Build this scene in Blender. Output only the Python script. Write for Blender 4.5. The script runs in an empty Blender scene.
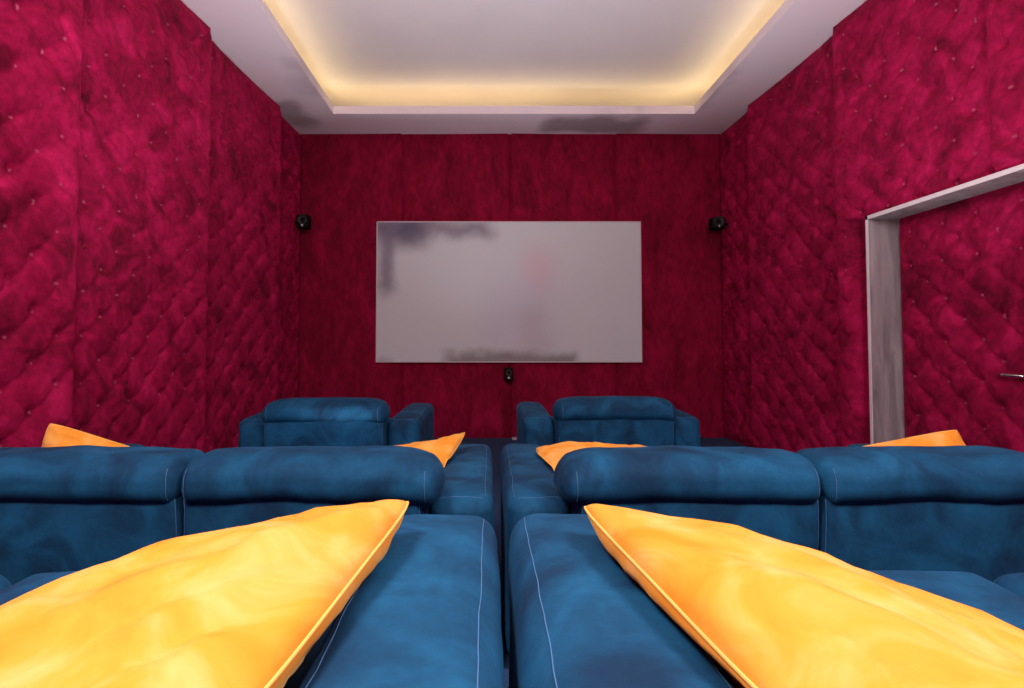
import bpy, bmesh, math, random
from mathutils import Vector, noise
random.seed(7)
sc = bpy.context.scene
COL = sc.collection
PI = math.pi

# ------------------------------------------------------------------ helpers
def link_mesh(name, verts, faces, mat, parent=None, loc=(0, 0, 0), smooth=True, mats=None, fmat=None):
    me = bpy.data.meshes.new(name)
    me.from_pydata([tuple(v) for v in verts], [], faces)
    for m in (mats or [mat]):
        me.materials.append(m)
    if fmat:
        for i, k in enumerate(fmat):
            me.polygons[i].material_index = k
    bm = bmesh.new(); bm.from_mesh(me)
    bmesh.ops.recalc_face_normals(bm, faces=bm.faces)
    bm.to_mesh(me); bm.free()
    if smooth:
        for p in me.polygons:
            p.use_smooth = True
    o = bpy.data.objects.new(name, me)
    COL.objects.link(o)
    o.location = loc
    if parent:
        o.parent = parent
    return o

def thing(name, label, cat, loc=(0, 0, 0), group=None):
    o = bpy.data.objects.new(name, None)
    COL.objects.link(o)
    o.location = loc
    o.empty_display_size = 0.1
    o['label'] = label; o['category'] = cat
    if group:
        o['group'] = group
    return o

def tag(o, label, cat, group=None):
    o['label'] = label; o['category'] = cat
    if group:
        o['group'] = group

def struct(o):
    o['kind'] = 'structure'
    return o

def dup(root, loc, label):
    r = root.copy(); COL.objects.link(r); r.location = loc; r['label'] = label
    for ch in list(root.children):
        c = ch.copy(); COL.objects.link(c); c.parent = r
        for g in list(ch.children):
            d = g.copy(); COL.objects.link(d); d.parent = c
    return r

def box_geo(x0, x1, y0, y1, z0, z1, base=0):
    v = [(x, y, z) for x in (x0, x1) for y in (y0, y1) for z in (z0, z1)]
    f = [(0, 1, 3, 2), (4, 6, 7, 5), (0, 4, 5, 1), (2, 3, 7, 6), (0, 2, 6, 4), (1, 5, 7, 3)]
    return v, [tuple(i + base for i in q) for q in f]

def boxes(name, lst, mat, parent=None):
    V, F = [], []
    for b in lst:
        v, f = box_geo(*b, base=len(V))
        V += v; F += f
    return link_mesh(name, V, F, mat, parent, smooth=False)

class Soft:
    """Rounded, padded block: maps points of a plain block to a soft upholstered surface."""
    def __init__(s, c, size, r, puff=(0, 0, 0), wob=0.0, deform=None, seed=0.0):
        s.c = Vector(c); s.h = Vector([d / 2 for d in size]); s.r = r if isinstance(r, (tuple, list)) else (r, r, r)
        s.puff = puff; s.wob = wob; s.deform = deform; s.seed = seed
    def map(s, p):
        q, d = [], []
        for i in range(3):
            lim = s.h[i] - s.r[i]
            qi = max(-lim, min(lim, p[i]))
            q.append(qi); d.append((p[i] - qi) / s.r[i])
        d = Vector(d)
        if d.length > 1e-9:
            d.normalize()
        v = Vector([q[i] + d[i] * s.r[i] for i in range(3)])
        t = [v[i] / s.h[i] for i in range(3)]
        w = [max(0.0, 1 - t[i] ** 4) for i in range(3)]
        v.x += s.puff[0] * t[0] * w[1] * w[2]
        v.y += s.puff[1] * t[1] * w[0] * w[2]
        v.z += s.puff[2] * t[2] * w[0] * w[1]
        v += s.c
        if s.wob:
            n = noise.noise_vector((v + Vector((s.seed, s.seed * 2, 0))) * 7) + 0.5 * noise.noise_vector((v + Vector((s.seed, 1, 0))) * 19)
            v += n * s.wob
        if s.deform:
            v = s.deform(v)
        return v
    def build(s, name, mat, parent, res=0.03, k=5):
        ax = []
        for i in range(3):
            h, r = s.h[i], s.r[i]
            lim = h - r
            n = max(2, int(2 * lim / res)) if lim > 1e-6 else 1
            a = [-h + r * (1 - math.tan((1 - j / k) * PI / 4)) for j in range(k)]
            m = [-lim + 2 * lim * j / n for j in range(n + 1)] if lim > 1e-6 else [0.0]
            ax.append(a + m + [-x for x in reversed(a)])
        V, F, ids = [], [], {}
        def vid(i, j, l):
            key = (i, j, l)
            if key not in ids:
                ids[key] = len(V)
                V.append(s.map((ax[0][i], ax[1][j], ax[2][l])))
            return ids[key]
        N = [len(a) - 1 for a in ax]
        for e in (0, N[2]):
            for i in range(N[0]):
                for j in range(N[1]):
                    F.append((vid(i, j, e), vid(i + 1, j, e), vid(i + 1, j + 1, e), vid(i, j + 1, e)))
        for e in (0, N[1]):
            for i in range(N[0]):
                for l in range(N[2]):
                    F.append((vid(i, e, l), vid(i + 1, e, l), vid(i + 1, e, l + 1), vid(i, e, l + 1)))
        for e in (0, N[0]):
            for j in range(N[1]):
                for l in range(N[2]):
                    F.append((vid(e, j, l), vid(e, j + 1, l), vid(e, j + 1, l + 1), vid(e, j, l + 1)))
        return link_mesh(name, V, F, mat, parent)

def tube_geo(pts, r, base=0, seg=5):
    V, F = [], []
    n = len(pts)
    for i, p in enumerate(pts):
        p = Vector(p)
        t = (Vector(pts[min(i + 1, n - 1)]) - Vector(pts[max(i - 1, 0)])).normalized()
        up = Vector((0, 0, 1)) if abs(t.z) < 0.9 else Vector((1, 0, 0))
        a = t.cross(up).normalized(); b = t.cross(a).normalized()
        for k in range(seg):
            an = 2 * PI * k / seg
            V.append(p + (a * math.cos(an) + b * math.sin(an)) * r)
    for i in range(n - 1):
        for k in range(seg):
            F.append((base + i * seg + k, base + i * seg + (k + 1) % seg, base + (i + 1) * seg + (k + 1) % seg, base + (i + 1) * seg + k))
    F.append(tuple(base + k for k in range(seg)))
    F.append(tuple(base + (n - 1) * seg + k for k in range(seg)))
    return V, F

def tube(name, pts, r, mat, parent, seg=5):
    V, F = tube_geo(pts, r, 0, seg)
    return link_mesh(name, V, F, mat, parent)

def lathe(name, prof, axis, mat, parent, loc=(0, 0, 0), seg=24):
    """prof: (radius, along) pairs revolved about 'x','y' or 'z'"""
    V, F = [], []
    for r, a in prof:
        for k in range(seg):
            c, s_ = r * math.cos(2 * PI * k / seg), r * math.sin(2 * PI * k / seg)
            V.append({'x': (a, c, s_), 'y': (c, a, s_), 'z': (c, s_, a)}[axis])
    for i in range(len(prof) - 1):
        for k in range(seg):
            F.append((i * seg + k, i * seg + (k + 1) % seg, (i + 1) * seg + (k + 1) % seg, (i + 1) * seg + k))
    F.append(tuple(range(seg))); F.append(tuple((len(prof) - 1) * seg + k for k in range(seg)))
    return link_mesh(name, V, F, mat, parent, loc)

# ------------------------------------------------------------------ materials
def srgb(r, g, b):
    f = lambda c: (c / 255) / 12.92 if c / 255 <= 0.04045 else (((c / 255) + 0.055) / 1.055) ** 2.4
    return (f(r), f(g), f(b), 1)

class NT:
    def __init__(s, name):
        s.m = bpy.data.materials.new(name); s.m.use_nodes = True
        s.t = s.m.node_tree; s.n = s.t.nodes; s.l = s.t.links
        s.b = s.n['Principled BSDF']
    def node(s, kind, **kw):
        nd = s.n.new(kind)
        for k, v in kw.items():
            setattr(nd, k, v)
        return nd
    def link(s, a, b):
        s.l.new(a, b)
    def coords(s, scale=(1, 1, 1), kind='Object', offset=True):
        tc = s.node('ShaderNodeTexCoord')
        mp = s.node('ShaderNodeMapping')
        mp.inputs['Scale'].default_value = scale
        s.link(tc.outputs[kind], mp.inputs['Vector'])
        if offset:
            oi = s.node('ShaderNodeObjectInfo')
            mul = s.node('ShaderNodeMath', operation='MULTIPLY'); mul.inputs[1].default_value = 37.0
            s.link(oi.outputs['Random'], mul.inputs[0])
            s.link(mul.outputs[0], mp.inputs['Location'])
        return mp.outputs[0]
    def noise(s, vec, scale, detail=4, rough=0.55, dist=0.0):
        n = s.node('ShaderNodeTexNoise')
        n.inputs['Scale'].default_value = scale; n.inputs['Detail'].default_value = detail
        n.inputs['Roughness'].default_value = rough; n.inputs['Distortion'].default_value = dist
        s.link(vec, n.inputs['Vector'])
        return n.outputs['Fac']
    def ramp(s, fac, stops):
        r = s.node('ShaderNodeValToRGB')
        e = r.color_ramp.elements
        while len(e) < len(stops):
            e.new(0.5)
        for i, (p, c) in enumerate(stops):
            e[i].position = p; e[i].color = c
        s.link(fac, r.inputs[0])
        return r.outputs[0]
    def mix(s, fac, a, b, mode='MIX'):
        m = s.node('ShaderNodeMix', data_type='RGBA', blend_type=mode)
        for val, idx in ((fac, 0), (a, 6), (b, 7)):
            if hasattr(val, 'links'):
                s.link(val, m.inputs[idx])
            else:
                m.inputs[idx].default_value = val
        return m.outputs[2]
    def bump(s, h, strength, dist):
        b = s.node('ShaderNodeBump')
        b.inputs['Strength'].default_value = strength; b.inputs['Distance'].default_value = dist
        s.link(h, b.inputs['Height']); s.link(b.outputs[0], s.b.inputs['Normal'])
    def set(s, **kw):
        for k, v in kw.items():
            s.b.inputs[k.replace('_', ' ')].default_value = v
        return s

def g(v):
    return (v, v, v, 1)

# crushed red velvet
def velvet(name, dark, mid, light, stretch=(1, 1, 1)):
    M = NT(name)
    v = M.coords(stretch)
    big = M.noise(v, 4.2, 5, 0.62, 0.8)
    fine = M.noise(v, 22, 3, 0.6, 0.4)
    c1 = M.ramp(big, [(0.30, dark), (0.5, mid), (0.70, light)])
    c2 = M.ramp(fine, [(0.3, g(0.62)), (0.7, g(1.0))])
    M.link(M.mix(1.0, c1, c2, 'MULTIPLY'), M.b.inputs['Base Color'])
    M.set(Roughness=0.85, Sheen_Weight=0.2, Sheen_Roughness=0.4)
    M.b.inputs['Sheen Tint'].default_value = srgb(255, 45, 110)
    M.b.inputs['Specular IOR Level'].default_value = 0.15
    M.bump(fine, 0.25, 0.01)
    return M.m
RED = velvet('red_velvet', (0.13, 0.001, 0.018, 1), (0.36, 0.003, 0.058, 1), (0.56, 0.010, 0.105, 1))
REDPLAIN = velvet('red_velvet_plain', (0.16, 0.001, 0.018, 1), (0.26, 0.002, 0.033, 1), (0.36, 0.004, 0.05, 1), (1, 1, 0.45))

M = NT('button'); M.set(Base_Color=srgb(205, 85, 125), Roughness=0.22, Metallic=0.4); BUTTON = M.m

# blue brushed suede
M = NT('blue_suede')
v = M.coords()
big = M.noise(v, 4.5, 3, 0.5, 1.2)
fine = M.noise(v, 60, 3, 0.6)
c1 = M.ramp(big, [(0.30, (0.003, 0.028, 0.070, 1)), (0.45, (0.0035, 0.052, 0.120, 1)), (0.68, (0.007, 0.100, 0.215, 1))])
c2 = M.ramp(fine, [(0.3, g(0.8)), (0.7, g(1.0))])
M.link(M.mix(1.0, c1, c2, 'MULTIPLY'), M.b.inputs['Base Color'])
M.set(Roughness=0.8, Sheen_Weight=0.10, Sheen_Roughness=0.35)
M.b.inputs['Sheen Tint'].default_value = srgb(90, 150, 210)
M.b.inputs['Specular IOR Level'].default_value = 0.2
M.bump(fine, 0.2, 0.004)
BLUE = M.m
M = NT('stitch_thread'); M.set(Base_Color=srgb(68, 112, 155), Roughness=0.7); THREAD = M.m
M = NT('dark_plastic'); M.set(Base_Color=g(0.012), Roughness=0.5); FOOT = M.m

M = NT('yellow_velvet')
v = M.coords()
big = M.noise(v, 7, 4, 0.55, 0.9)
fine = M.noise(v, 90, 2, 0.6)
c1 = M.ramp(big, [(0.32, (0.74, 0.255, 0.016, 1)), (0.5, (0.79, 0.325, 0.036, 1)), (0.68, (0.84, 0.43, 0.12, 1))])
M.link(c1, M.b.inputs['Base Color'])
M.set(Roughness=0.8, Sheen_Weight=0.3, Sheen_Roughness=0.4)
M.b.inputs['Sheen Tint'].default_value = srgb(255, 225, 150)
M.b.inputs['Specular IOR Level'].default_value = 0.15
M.bump(fine, 0.15, 0.003)
YELLOW = M.m
M = NT('yellow_piping'); M.set(Base_Color=(0.88, 0.47, 0.10, 1), Roughness=0.8); PIPING = M.m

def mask_box(M, sep, x0, x1, y0, y1, soft, wob=None):
    outs = []
    for ch, a, b in ((0, x0, x1), (1, y0, y1)):
        src = sep.outputs[ch]
        for e, rev in ((a, False), (b, True)):
            mr = M.node('ShaderNodeMapRange', interpolation_type='SMOOTHSTEP')
            mr.inputs['From Min'].default_value = e - soft if not rev else e + soft
            mr.inputs['From Max'].default_value = e + soft if not rev else e - soft
            M.link(src, mr.inputs['Value'])
            outs.append(mr.outputs[0])
    cur = outs[0]
    for o in outs[1:]:
        mu = M.node('ShaderNodeMath', operation='MULTIPLY')
        M.link(cur, mu.inputs[0]); M.link(o, mu.inputs[1]); cur = mu.outputs[0]
    return cur

def warped_coords(M, amount, scale, kind='Object'):
    tc = M.node('ShaderNodeTexCoord')
    n = M.node('ShaderNodeTexNoise'); n.inputs['Scale'].default_value = scale; n.inputs['Detail'].default_value = 5
    M.link(tc.outputs[kind], n.inputs['Vector'])
    sub = M.node('ShaderNodeVectorMath', operation='SUBTRACT'); sub.inputs[1].default_value = (0.5, 0.5, 0.5)
    M.link(n.outputs['Color'], sub.inputs[0])
    scl = M.node('ShaderNodeVectorMath', operation='SCALE'); scl.inputs['Scale'].default_value = amount
    M.link(sub.outputs[0], scl.inputs[0])
    add = M.node('ShaderNodeVectorMath', operation='ADD')
    M.link(tc.outputs[kind], add.inputs[0]); M.link(scl.outputs[0], add.inputs[1])
    return add.outputs[0]

# painted ceiling with a few grey scuffs
M = NT('ceiling_paint')
sep = M.node('ShaderNodeSeparateXYZ'); M.link(warped_coords(M, 0.5, 2.4), sep.inputs[0])
col = (0.80, 0.74, 0.80, 1)
for (x0, x1, y0, y1, dens) in ((-2.25, -1.95, 5.55, 6.2, 0.6), (-1.80, -1.62, 4.7, 5.4, 0.35), (0.65, 1.75, 5.95, 6.4, 0.7), (1.95, 2.2, 4.9, 5.6, 0.35)):
    mk = mask_box(M, sep, x0, x1, y0, y1, 0.12)
    mu = M.node('ShaderNodeMath', operation='MULTIPLY'); mu.inputs[1].default_value = dens
    M.link(mk, mu.inputs[0])
    col = M.mix(mu.outputs[0], col, (0.22, 0.17, 0.20, 1))
M.link(col, M.b.inputs['Base Color'])
M.set(Roughness=0.75)
CEIL = M.m
M = NT('ceiling_paint_upper')
n = M.noise(M.coords(offset=False), 0.8, 3)
M.link(M.ramp(n, [(0.3, (0.60, 0.57, 0.60, 1)), (0.7, (0.66, 0.63, 0.65, 1))]), M.b.inputs['Base Color'])
M.set(Roughness=0.8); CEILUP = M.m

M = NT('led_warm'); M.set(Base_Color=g(0.8))
M.b.inputs['Emission Color'].default_value = (1.0, 0.73, 0.29, 1); M.b.inputs['Emission Strength'].default_value = 7.5
LED = M.m

# grey projection screen with blotchy stains
M = NT('screen_fabric')
sep = M.node('ShaderNodeSeparateXYZ')
wc = warped_coords(M, 0.35, 2.2)
sw = M.node('ShaderNodeSeparateXYZ'); M.link(wc, sw.inputs[0])
cb = M.node('ShaderNodeCombineXYZ'); M.link(sw.outputs[0], cb.inputs[0]); M.link(sw.outputs[2], cb.inputs[1])
M.link(cb.outputs[0], sep.inputs[0])
col = (0.60, 0.66, 0.68, 1)
for (x0, x1, y0, y1, dens, c, soft) in (
        (-1.60, -0.95, 0.55, 0.9, 0.95, (0.09, 0.08, 0.14, 1), 0.16), (-1.50, -1.28, 0.0, 0.9, 0.8, (0.20, 0.17, 0.24, 1), 0.10),
        (-1.1, -0.2, 0.66, 0.85, 0.8, (0.20, 0.17, 0.23, 1), 0.10), (0.2, 0.5, 0.0, 0.5, 0.5, (0.70, 0.42, 0.50, 1), 0.2),
        (-0.25, 0.5, -0.7, 0.2, 0.25, (0.50, 0.45, 0.60, 1), 0.25), (0.12, 0.45, -0.7, -0.15, 0.25, (0.45, 0.36, 0.37, 1), 0.12),
        (-0.70, 0.80, -0.95, -0.70, 0.8, (0.19, 0.17, 0.17, 1), 0.07), (-1.5, -1.3, -0.95, -0.74, 0.6, (0.19, 0.17, 0.19, 1), 0.05)):
    mk = mask_box(M, sep, x0, x1, y0, y1, soft)
    mu = M.node('ShaderNodeMath', operation='MULTIPLY'); mu.inputs[1].default_value = dens
    M.link(mk, mu.inputs[0])
    col = M.mix(mu.outputs[0], col, c)
M.link(col, M.b.inputs['Base Color']); M.set(Roughness=0.7)
SCREEN = M.m
M = NT('screen_edge'); M.set(Base_Color=(0.60, 0.50, 0.56, 1), Roughness=0.5); SEDGE = M.m

# lacquered door frame with grey mottling; vertical gloss streaks are put into the colour
M = NT('door_frame_lacquer')
v = M.coords((9, 9, 1.2), offset=False)
n = M.noise(v, 1.5, 4, 0.6, 0.6)
M.link(M.ramp(n, [(0.3, (0.20, 0.18, 0.19, 1)), (0.7, (0.42, 0.39, 0.40, 1))]), M.b.inputs['Base Color'])
M.set(Roughness=0.3); FRAME = M.m
M = NT('frame_edge'); M.set(Base_Color=(0.78, 0.72, 0.74, 1), Roughness=0.3); FEDGE = M.m
M = NT('brushed_steel'); M.set(Base_Color=g(0.7), Metallic=1.0, Roughness=0.25); STEEL = M.m
M = NT('black_speaker')
n = M.noise(M.coords(), 60, 2)
M.link(M.ramp(n, [(0.3, g(0.002)), (0.7, g(0.004))]), M.b.inputs['Base Color']); M.set(Roughness=0.7); M.b.inputs['Specular IOR Level'].default_value = 0.15; BLACK = M.m
M = NT('speaker_cone'); M.set(Base_Color=g(0.006), Roughness=0.6); CONE = M.m
M = NT('speaker_dome'); M.set(Base_Color=g(0.75), Roughness=0.25, Metallic=0.3); DOME = M.m
M = NT('carpet')
n = M.noise(M.coords(offset=False), 180, 3)
M.link(M.ramp(n, [(0.3, (0.004, 0.022, 0.07, 1)), (0.7, (0.010, 0.045, 0.13, 1))]), M.b.inputs['Base Color'])
M.set(Roughness=0.95); M.bump(n, 0.5, 0.01); CARPET = M.m
M = NT('rear_wall_paint'); M.set(Base_Color=(0.30, 0.02, 0.06, 1), Roughness=0.8); REARP = M.m
M = NT('pale_plastic'); M.set(Base_Color=(0.45, 0.38, 0.42, 1), Roughness=0.5); PALE = M.m

# ------------------------------------------------------------------ room dimensions
EYE = 1.094
XL, XR, YB, YF = -2.245, 2.72, 6.45, -0.85     # bare wall planes
ZS = 3.512                                      # underside of dropped border
ZU = 3.812                                      # raised ceiling
RIS = 0.180                                     # raised step under the last row
DY0, DY1, DZ = 2.62, 3.90, 1.955                # door opening

floor = struct(boxes('floor', [(XL - .25, XR + .25, YF - .2, YB + .2, -0.12, 0.0)], CARPET))
struct(boxes('step', [(XL, XR, YF, 1.60, 0.0, RIS)], CARPET, floor))
wl = struct(boxes('wall_left', [(XL - .2, XL, YF, YB, 0, ZS)], REARP))
wr = struct(boxes('wall_right', [(XR, XR + .25, YF, DY0 - .001, 0, ZS), (XR, XR + .25, DY1 + .02, YB, 0, ZS), (XR, XR + .25, DY0 - .001, DY1 + .02, DZ + .02, ZS)], REARP))
wb = struct(boxes('wall_back', [(XL - .2, XR + .25, YB, YB + .2, 0, ZS)], REARP))
wf = struct(boxes('wall_front', [(XL - .2, XR + .25, YF - .2, YF, 0, ZS)], REARP))

# ------------------------------------------------------------------ ceiling with cove
IX0, IX1, IY0, IY1 = -1.66, 2.168, 0.0, 5.86
def ring(name, prof, mat, parent):
    V, F = [], []
    n = len(prof)
    for (sx, sy) in ((-1, -1), (1, -1), (1, 1), (-1, 1)):
        for o, z in prof:
            V.append(((IX1 + o) if sx > 0 else (IX0 - o), (IY1 + o) if sy > 0 else (IY0 - o), z))
    for c in range(4):
        for k in range(n):
            a, b = c * n, ((c + 1) % 4) * n
            F.append((a + k, a + (k + 1) % n, b + (k + 1) % n, b + k))
    return link_mesh(name, V, F, mat, parent, smooth=False)
ceil = struct(boxes('ceiling', [(IX0 - .85, IX1 + .85, IY0 - 1.05, IY1 + .85, ZU, ZU + .08)], CEILUP))
struct(ring('dropped_border', [(0, ZS), (.85, ZS), (.85, ZU), (.55, ZU), (.55, ZS + .03), (.022, ZS + .03), (.022, ZS + .085), (0, ZS + .085)], CEIL, ceil))
struct(ring('led_strip', [(.11, ZS + .031), (.13, ZS + .031), (.13, ZS + .078), (.11, ZS + .078)], LED, ceil))

# ------------------------------------------------------------------ padded velvet panels
def sstep(a, b, x):
    t = max(0.0, min(1.0, (x - a) / (b - a)))  # also runs downhill when a > b
    return t * t * (3 - 2 * t)

def tuft(u, v, pu, pv, seed=0.0, H=0.021):
    w = noise.noise_vector(Vector((u * 2.3 + seed, v * 2.3, seed)))
    u += 0.030 * w.x; v += 0.030 * w.y
    a, b = u / pu + v / pv, u / pu - v / pv
    f = (abs(math.sin(PI * a)) * abs(math.sin(PI * b))) ** 0.30
    i0, j0 = round(a), round(b)
    du = (a - i0 + b - j0) / 2 * pu; dv = (a - i0 - (b - j0)) / 2 * pv
    r = math.hypot(du, dv)
    h = H * f + 0.022 * (1 - math.exp(-(r / 0.030) ** 2))
    # pleats running out from each button
    th = math.atan2(dv, du)
    ph = noise.noise(Vector((i0 * 3.7 + seed, j0 * 5.1, 0.5))) * 9
    h += 0.0045 * math.sin(7 * th + ph) * math.exp(-r / 0.05) * min(1, r / 0.02)
    if r < 0.013:
        h += 0.016 * math.sqrt(max(0, 1 - (r / 0.0135) ** 2))
    return h, r

def lines(a, b, step, snaps=()):
    n = max(2, round((b - a) / step))
    L = [a + (b - a) * i / n for i in range(n + 1)]
    for s in snaps:
        if a < s < b:
            k = min(range(len(L)), key=lambda i: abs(L[i] - s))
            L[k] = s
    return L

def padded(name, y0, y1, z0, z1, place, parent, pu=0.26, pv=0.25, step=0.0135, saw=0.06, hole=None, recess=None, tufted=True, seed=0.0, crumple=0.007, mat=None, flip=False, phase=(0, 0), edge=0.022):
    """place(u, z, h) -> world point; h is the height of the padding above the wall."""
    snaps = (hole[0], hole[1]) if hole else ()
    U = lines(y0, y1, step, snaps)
    Z = lines(z0, z1, step, (hole[3],) if hole else ())
    V, F, FM = [], [], []
    nu, nz = len(U), len(Z)
    rad = {}
    for i, u in enumerate(U):
        for k, z in enumerate(Z):
            e = min(u - y0, y1 - u); ez = min(z - z0, z1 - z)
            s = (u - y0) / (y1 - y0)
            if flip:
                s = 1 - s
            roll = 1 - math.exp(-(e / edge) ** (2 if edge > .03 else 1))
            rollz = 1 - math.exp(-(ez / 0.05) ** 2)
            h = (0.012 + saw * s * s) * (1 if e > 1e-6 else 0)
            p = Vector((u * 1.0 + seed, z, seed))
            cr = noise.noise(p * 6) * 0.6 + noise.noise(p * 14) * 0.4 + 0.35 * noise.noise(p * 30)
            if tufted:
                t, r = tuft(u - y0 + phase[0], z + phase[1], pu, pv, seed)
                rad[(i, k)] = r
                h += (t + crumple * cr * min(1, r / 0.06)) * roll * rollz
            else:
                h += (0.012 + crumple * cr) * roll * rollz
            if recess and recess[0] - .03 < u < recess[1] + .03 and z < recess[2]:
                h += (0.006 - h) * sstep(recess[1] + .008, recess[1] - .008, u)
            if hole and h > 0.064:      # padding is tucked in behind the door frame
                gap = max(hole[0] - u, u - hole[1], z - hole[3])
                h += (0.064 - h) * sstep(0.07, 0.03, gap)
            V.append(place(u, z, max(0.001, h)))
    for i in range(nu - 1):
        for k in range(nz - 1):
            uc, zc = (U[i] + U[i + 1]) / 2, (Z[k] + Z[k + 1]) / 2
            if hole and hole[0] < uc < hole[1] and hole[2] < zc < hole[3]:
                continue
            F.append((i * nz + k, (i + 1) * nz + k, (i + 1) * nz + k + 1, i * nz + k + 1))
            if tufted:
                m = sum(rad[(a, b)] for a in (i, i + 1) for b in (k, k + 1)) / 4
                FM.append(1 if m < 0.0112 and not (recess and recess[0] - .03 < uc < recess[1] + .03 and zc < recess[2]) else 0)
    return link_mesh(name, V, F, mat or RED, parent, mats=[mat or RED, BUTTON], fmat=FM if tufted else None)

PYL = [-0.83, 0.26, 1.60, 2.91, 4.25, 5.68, 6.44]
PYR = [-0.83, 0.26, 1.60, 2.93, 4.24, 5.66, 6.44]
for n in range(len(PYL) - 1):
    a, b = PYL[n], PYL[n + 1]
    w = round((b - a) / 0.26) or 1
    fine = b > 2.3
    struct(padded('padded_panel', a, b, 0.0, ZS, lambda u, z, h: (XL + h, u, z), wl, pu=(b - a) / w, step=0.0135 if fine else 0.03, seed=n * 3.1, edge=0.035, saw=0.08 if b < 6 else 0.02))
    a, b = PYR[n], PYR[n + 1]
    hole = (DY0 - .01, DY1 + .012, -1, DZ + .012) if b > DY0 and a < DY1 else None
    struct(padded('padded_panel', a, b, 0.0, ZS, lambda u, z, h: (XR - h, u, z), wr, pu=(b - a) / w, step=0.0135 if fine else 0.03, seed=50 + n * 3.1, edge=0.035, saw=0.07 if b < 6 else 0.02,
           hole=hole, recess=(DY1, 4.09, DZ + .02), crumple=0.010))
BX = [XL + 0.02, -1.014, 0.23, 1.451, XR - 0.02]
for n in range(4):
    struct(padded('padded_panel', BX[n], BX[n + 1], 0.0, ZS, lambda u, z, h: (u, YB - h, z), wb, tufted=False, step=0.03, saw=0.02, seed=90 + n * 5, mat=REDPLAIN, flip=(n >= 2), crumple=0.008))

# ------------------------------------------------------------------ door in right wall
XD = 2.875
door = struct(boxes('door_1', [(XD, XD + .05, DY0 + .02, DY1, RIS, DZ)], REARP))
struct(padded('padded_panel', DY0 + .02, DY1, RIS, DZ, lambda u, z, h: (XD - h, u, z), door, pu=0.26, pv=0.25, saw=0.0, seed=200, crumple=0.004, phase=(0.05, 0.02), edge=0.05))
XFR = 2.645
struct(boxes('door_frame', [(XFR + .006, XD + .05, DY1, DY1 + .02, RIS, DZ + .02), (XFR + .006, XD + .05, DY0, DY0 + .02, RIS, DZ + .02), (XFR + .006, XD + .05, DY0, DY1 + .02, DZ, DZ + .02)], FRAME, door))
struct(boxes('frame_edge', [(XFR, XFR + .006, DY1 - .003, DY1 + .02, RIS, DZ + .023), (XFR, XFR + .006, DY0, DY0 + .023, RIS, DZ + .023), (XFR, XFR + .006, DY0, DY1 + .02, DZ - .003, DZ + .023)], FEDGE, door))
hz = 0.915
hv, hf = tube_geo([(XD - .070, 3.085, hz), (XD - .076, 3.07, hz), (XD - .078, 3.00, hz - .002), (XD - .07, 2.965, hz - .002), (XD - .01, 2.955, hz - .002)], 0.008, 0, 10)
hd = struct(link_mesh('door_handle', hv, hf, STEEL, door))
struct(lathe('rosette', [(0.001, -0.002), (0.026, -0.002), (0.026, 0.008), (0.001, 0.008)], 'x', STEEL, hd, (XD - .045, 2.955, hz - .002)))

# ------------------------------------------------------------------ recliner sofas
AW = 0.21
def arm_part(xc, root, inner):
    S = Soft((xc, 0.615, 0.325), (AW, 1.01, 0.53), (0.05, 0.06, 0.045), (0.004, 0.012, 0.016), 0.004, seed=xc * 7)
    o = S.build('armrest', BLUE, root, 0.025)
    hx, hy, hz_ = S.h
    def line(pts, nm='stitching'):
        P = []
        for p in pts:
            q = S.map(p)
            q2 = S.map((p[0] * 0.98, p[1] * 0.98, p[2] * 0.98))
            d = (q - q2); d.normalize()
            P.append(q + d * 0.0006)
        return tube(nm, P, 0.0009, THREAD, o, 4)
    for sx in (-1, 1):
        line([(sx * (hx - 0.022), -hy + 0.05 + (2 * hy - .09) * i / 40, hz_) for i in range(41)])
    line([(-hx + 0.03 + (2 * hx - .06) * i / 12, -hy + 0.03, hz_) for i in range(13)])
    return o

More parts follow.
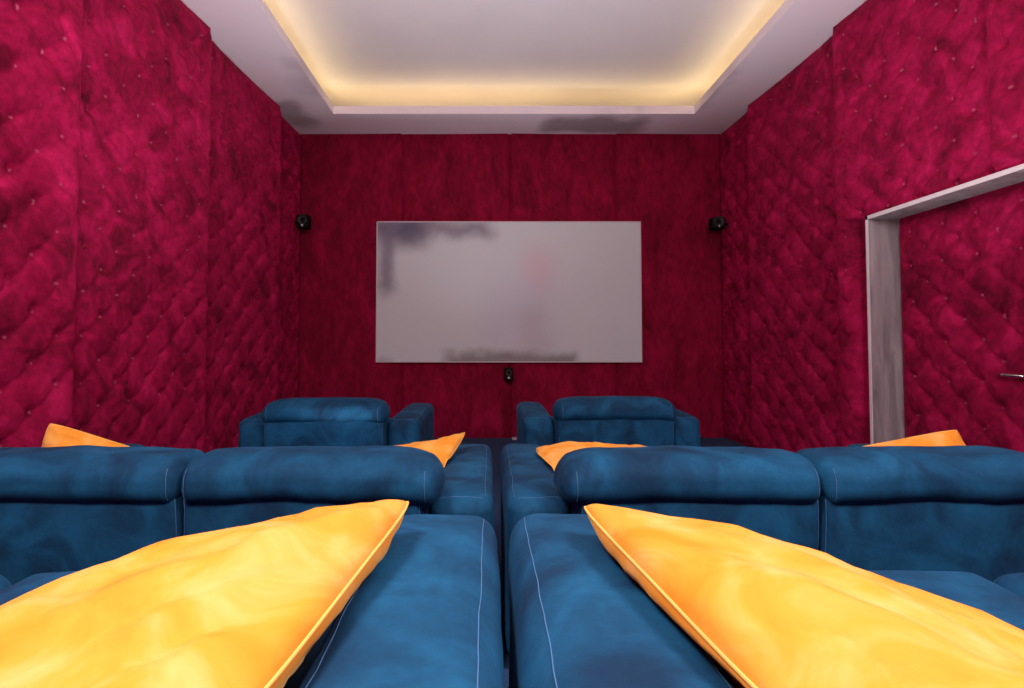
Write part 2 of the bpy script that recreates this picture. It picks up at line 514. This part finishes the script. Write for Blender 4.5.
def recliner(name, label, cat, n, SW, loc, group, head_w, hz, hh):
    root = thing(name, label, cat, loc, group)
    W = n * SW + 2 * AW
    boxes('base', [(-W / 2 + .02, W / 2 - .02, 0.12, 1.04, 0.05, 0.24)], BLUE, root)
    for sx in (-1, 1):
        for y in (0.17, 0.98):
            lathe('foot', [(0.022, 0.0), (0.03, 0.012), (0.03, 0.055)], 'z', FOOT, root, (sx * (W / 2 - .12), y, 0.0), 12)
    for sx in (-1, 1):
        arm_part(sx * (W / 2 - AW / 2), root, -sx)
    for k in range(n):
        xc = -W / 2 + AW + SW * (k + 0.5)
        Soft((xc, 0.715, 0.360), (SW - .006, 0.93, 0.20), (0.05, 0.06, 0.06), (0.0, 0.015, 0.022), 0.005, seed=k * 5 + 1).build('seat', BLUE, root, 0.035)
        Soft((xc, 1.10, 0.18), (SW - .02, 0.07, 0.22), 0.03, (0, 0.012, 0), 0.003, seed=k * 5 + 2).build('footrest', BLUE, root, 0.04)
        lean = lambda v: Vector((v.x, v.y - (v.z - 0.2) * 0.06, v.z))
        SB = Soft((xc, 0.150, 0.42), (SW - .002, 0.23, 0.52), (0.022, 0.05, 0.05), (0, 0.018, 0.0), 0.005, lean, seed=k * 5 + 3)
        b = SB.build('backrest', BLUE, root, 0.03)
        for sx in (-1, 1):
            P = [SB.map((sx * (SB.h.x - .010), -SB.h.y, -0.22 + 0.42 * i / 14)) + Vector((0, -0.0008, 0)) for i in range(15)]
            tube('stitching', P, 0.0010, THREAD, b, 4)
        # folded-back roll at the top, reaching a little over the armrest on the open side
        hc = xc
        if n == 2:
            hc = xc + (-1 if k == 0 else 1) * (head_w - SW) / 2
        def sag(v, hc=hc, k=k):
            t = (v.x - hc) / (head_w / 2)
            z = v.z
            out = t if n == 2 and k == 1 else (-t if n == 2 else abs(t))
            z -= 0.006 * abs(t) ** 3 + 0.030 * max(0.0, (out - 0.70) / 0.30) ** 2 * (0.1 + 0.9 * sstep(hz - hh * .4, hz + hh * .4, v.z))
            z += 0.006 * noise.noise(Vector((v.x * 5, v.y * 3, 4.0)))
            return Vector((v.x, v.y - 0.03 * (hz - v.z), z))
        SH = Soft((hc, 0.105, hz), (head_w, 0.25, hh), (0.042, 0.075, hh * 0.44), (0.004, 0.012, 0.008), 0.004, sag, seed=k * 5 + 4)
        h = SH.build('headrest', BLUE, root, 0.022, 7)
        for sx in (-1, 1):
            x = sx * (SH.h.x - (.045 if (n == 1 or sx == (1 if k else -1)) else .024))
            P = []
            for i in range(23):
                a = -0.9 + 1.8 * i / 22
                # walk over the rear face: bottom to top
                P.append(SH.map((x, -SH.h.y, SH.h.z * a)) + Vector((0, -0.0008, 0)))
            tube('stitching', P, 0.0011, THREAD, h, 4)
    return root

SW = 0.74
g2 = 'blue two-seat recliner sofas'
LX, RX = -0.94, 1.005
s1 = recliner('recliner_sofa', 'blue suede two-seat recliner sofa in the middle row, left of the gap', 'sofa', 2, SW, (LX, 1.70, 0), g2, 0.79, 0.671, 0.142)
s2 = dup(s1, (RX, 1.70, 0), 'blue suede two-seat recliner sofa in the middle row, right of the gap')
s3 = dup(s1, (LX + 0.004, -0.02, RIS), 'blue sofa nearest the viewer on the left, its broad armrest under a large yellow pillow')
s4 = dup(s1, (RX - 0.018, -0.02, RIS), 'blue sofa nearest the viewer on the right, its broad armrest beside a large yellow pillow')
gc = 'blue recliner armchairs in the front row'
c1 = recliner('recliner_armchair', 'dark blue recliner armchair in the front row, left one, before the screen wall', 'armchair', 1, 0.765, (-1.05, 3.53, 0), gc, 0.785, 0.652, 0.142)
c2 = dup(c1, (0.815, 3.62, 0), 'dark blue recliner armchair in the front row, right one, before the screen wall')

# ------------------------------------------------------------------ yellow pillows
def pillow(label, A, B, C, T, ys, zbase, seed, pinch=0.015, armx=None, top=0.5, slump=0.0):
    """A, B, C: three corners (A the raised tip); padding settles on armrest and seat."""
    A, B, C = Vector(A), Vector(B), Vector(C)
    D = B + C - A
    nrm = (B - A).cross(C - A).normalized()
    if nrm.z < 0:
        nrm = -nrm
    N = 44
    cen = (A + B + C + D) / 4
    def outline(u, v):
        uu = u * (1 - pinch * (1 - v * v)); vv = v * (1 - pinch * (1 - u * u))
        kk = 1 - 0.05 * (u * v) ** 4
        uu *= kk; vv *= kk
        s, t = (uu + 1) / 2, (vv + 1) / 2
        return A * (1 - s) * (1 - t) + B * s * (1 - t) + C * (1 - s) * t + D * s * t
    def floor_z(p):
        z = zbase + 0.492
        for (x0, x1) in armx or ():
            e = sstep(x0 - 0.03, x0 + 0.03, p.x) * sstep(x1 + 0.03, x1 - 0.03, p.x)
            z = max(z, zbase + 0.40 + 0.218 * e)
        return z + 0.002
    V, F, ids = [], [], {}
    def side(sg):
        for i in range(N + 1):
            for j in range(N + 1):
                # denser near the seam
                u = math.sin((i / N - 0.5) * PI); v = math.sin((j / N - 0.5) * PI)
                rim = i in (0, N) or j in (0, N)
                if rim and ('r', i, j) in ids:
                    ids[(sg, i, j)] = ids[('r', i, j)]
                    continue
                p = outline(u, v)
                p.z -= slump * (1 - v * v) * (1 - u) / 2
                t = max(0.0, (1 - u * u) * (1 - v * v)) ** 0.46
                q = Vector((u * 1.5 + seed, v * 1.5, seed))
                # slack folds running in from the corners
                diag = noise.noise(Vector(((u + v) * 1.1 + seed, (u - v) * 3.0, 1.0))) + 0.6 * noise.noise(Vector(((u + v) * 3.4, (u - v) * 1.2 + seed, 5.0)))
                th = T * (top if sg > 0 else 1 - top) * t * (1 + 0.10 * noise.noise(q * 2))
                th += 0.014 * diag * t ** 0.5 * (1 if sg > 0 else 0.4)
                th = max(th, 0.0)
                p = p + nrm * sg * th + nrm * 0.004 * noise.noise(q * 5) * (0 if rim else 1)
                fz = floor_z(p)
                if p.z < fz:
                    p.z = fz + 0.0004 * (i % 3)
                    if sg > 0:
                        p.z += 0.012 * t
                ids[(sg, i, j)] = len(V)
                if rim:
                    ids[('r', i, j)] = len(V)
                V.append(p - cen)
        for i in range(N):
            for j in range(N):
                q = (ids[(sg, i, j)], ids[(sg, i + 1, j)], ids[(sg, i + 1, j + 1)], ids[(sg, i, j + 1)])
                F.append(q)
    side(1); side(-1)
    o = link_mesh('throw_pillow', V, F, YELLOW, None, cen)
    tag(o, label, 'pillow', 'yellow throw pillows')
    loop = [(i, 0) for i in range(N)] + [(N, j) for j in range(N)] + [(i, N) for i in range(N, 0, -1)] + [(0, j) for j in range(N, 0, -1)]
    P = [V[ids[('r', i, j)]] for i, j in loop]
    P.append(P[0])
    tube('piping', P, 0.0023, PIPING, o, 6)
    return o

def W_(x, y, drop):
    return (x, y, EYE - drop)
ARM_L3 = ((-0.205, 0.02),)
ARM_R3 = ((0.04, 0.26),)
pillow('large yellow velvet pillow nearest the viewer at left, tip pointing right over the blue armrest',
       W_(-0.115, .915, .25), W_(-0.187, .40, .287), W_(-0.67, .77, .395), 0.165, -0.02, RIS, 3.0, armx=ARM_L3)
pillow('large yellow velvet pillow nearest the viewer at right, tip pointing left over the blue armrest',
       W_(0.135, .92, .258), W_(0.228, .40, .290), W_(0.70, .73, .44), 0.18, -0.02, RIS, 11.0, armx=ARM_R3)
ARM2 = ((-0.20, 0.02), (0.05, 0.265), (-1.9, -1.68), (1.75, 1.96))
pillow('small yellow pillow with upturned tip on middle row left sofa, beside the centre aisle gap',
       W_(-0.10, 2.56, .405), W_(-0.20, 2.15, .52), W_(-0.60, 2.40, .46), 0.12, 1.70, 0, 5.0, armx=ARM2, slump=0.035)
pillow('yellow pillow on middle row right sofa, flat edge showing beside the centre aisle gap',
       W_(0.19, 2.47, .462), W_(0.24, 2.10, .54), W_(0.70, 2.40, .452), 0.13, 1.70, 0, 8.0, armx=ARM2)
pillow('yellow pillow corner peeking over far left end of middle row sofa by the left wall',
       W_(-1.69, 2.15, .30), W_(-1.68, 2.05, .62), W_(-1.20, 2.20, .47), 0.13, 1.70, 0, 14.0, armx=ARM2)
pillow('yellow pillow top peeking over far right end of middle row sofa by the door frame',
       W_(1.83, 2.20, .335), W_(1.82, 2.06, .62), W_(1.36, 2.22, .43), 0.13, 1.70, 0, 17.0, armx=ARM2)

# ------------------------------------------------------------------ screen
SX0, SX1, SZ0, SZ1 = -1.298, 1.728, EYE - 0.232, EYE + 1.380
cx, cz = (SX0 + SX1) / 2, (SZ0 + SZ1) / 2
scr = thing('projection_screen', 'wide pale grey projection screen with dark smudges hung on the red back wall', 'screen', (cx, 6.37, cz))
hw, hh = (SX1 - SX0) / 2, (SZ1 - SZ0) / 2
boxes('screen_surface', [(-hw + .01, hw - .01, 0.0, 0.02, -hh + .01, hh - .01)], SCREEN, scr)
boxes('screen_frame', [(-hw, hw, -.004, 0.05, hh - .012, hh), (-hw, hw, -.004, 0.05, -hh, -hh + .012), (-hw, -hw + .012, -.004, 0.05, -hh, hh), (hw - .012, hw, -.004, 0.05, -hh, hh)], SEDGE, scr)

# ------------------------------------------------------------------ speakers
def speaker(label, loc, size, armdir):
    t = thing('satellite_speaker', label, 'speaker', loc, 'small black wall speakers')
    w, d, h = size
    b = Soft((0, 0, 0), size, 0.014, (0, 0, 0), 0).build('cabinet', BLACK, t, 0.05, 3)
    lathe('woofer', [(0.001, 0.006), (w * 0.20, -0.001), (w * 0.34, -0.008), (w * 0.40, -0.008), (w * 0.40, 0.004)], 'y', CONE, t, (0, -d / 2, h * 0.10), 20)
    lathe('tweeter', [(0.001, -0.010), (0.010, -0.007), (0.014, 0.0), (0.016, 0.003)], 'y', DOME, t, (0, -d / 2, -h * 0.28), 16)
    if armdir:
        L = armdir[0]
        tube('bracket', [(0, 0.02, 0.0), (L * 0.5, 0.02, 0.0), (L * 0.98, 0.02, 0.0)], 0.014, BLACK, t, 8)
        lathe('wall_plate', [(0.001, -0.005), (0.034, -0.005), (0.034, 0.005), (0.001, 0.005)], 'x', BLACK, t, (L, 0.02, 0), 16)
    else:
        tube('bracket', [(0, 0.02, 0.0), (0, 0.08, 0.0)], 0.014, BLACK, t, 8)
        lathe('wall_plate', [(0.001, -0.004), (0.034, -0.004), (0.034, 0.004), (0.001, 0.004)], 'y', BLACK, t, (0, 0.085, 0), 16)
    return t
speaker('small black speaker on a bracket at the left end of the red back wall', (-2.075, 6.20, EYE + 1.335), (0.13, 0.12, 0.155), (-0.125,))
speaker('small black speaker on a bracket at the right end of the red back wall', (2.53, 6.20, EYE + 1.315), (0.15, 0.12, 0.13), (0.145,))
speaker('tiny black speaker with pale dot mounted centrally below the grey screen', (0.21, 6.33, EYE - 0.36), (0.095, 0.10, 0.15), None)

t = boxes('pale_strip', [(0.25, 0.40, 6.30, 6.36, 0.0, 0.022)], PALE)  # unidentified strip, shaped by its look alone
tag(t, 'thin pale strip on the dark floor at the foot of the red back wall', 'strip')

# ------------------------------------------------------------------ lights
def lamp(kind, name, loc, energy, color=(1, 1, 1), rot=(0, 0, 0), **kw):
    l = bpy.data.lights.new(name, kind); l.energy = energy; l.color = color
    for k, v in kw.items():
        setattr(l, k, v)
    o = bpy.data.objects.new(name, l); COL.objects.link(o); o.location = loc; o.rotation_euler = rot
    return o
lamp('POINT', 'room_lamp', (-0.75, 0.15, 2.5), 150, (1, 0.96, 0.97), shadow_soft_size=0.28)
lamp('POINT', 'room_lamp', (1.2, 0.15, 2.5), 150, (1, 0.96, 0.97), shadow_soft_size=0.28)
for x, y, e in ((-0.9, 2.95, 215), (-0.10, 4.98, 75), (1.4, 2.95, 215)):  # added upward fill to brighten the ceiling, not fixtures of the room
    lamp('SPOT', 'ceiling_fill_spot', (x, y, 0.04), e, (1, 0.95, 0.98), (PI, 0, 0), shadow_soft_size=0.025, spot_size=math.radians(100), spot_blend=1.0)

w = bpy.data.worlds.new('World'); sc.world = w; w.use_nodes = True
w.node_tree.nodes['Background'].inputs[0].default_value = (0.02, 0.02, 0.02, 1)

# ------------------------------------------------------------------ camera
cam = bpy.data.cameras.new('camera'); co = bpy.data.objects.new('camera', cam); COL.objects.link(co)
co.location = (0, 0, EYE)
co.rotation_euler = (math.radians(92.0), 0, 0)
cam.sensor_width = 36; cam.lens = 560 / 1024 * 36
cam.shift_x = 22 / 1024; cam.shift_y = -21.6 / 1024
cam.clip_start = 0.02
sc.camera = co
sc.view_settings.view_transform = 'Standard'
sc.view_settings.look = 'None'
sc.view_settings.gamma = 1
sc.view_settings.use_curve_mapping = False
sc.view_settings.exposure = 0.0
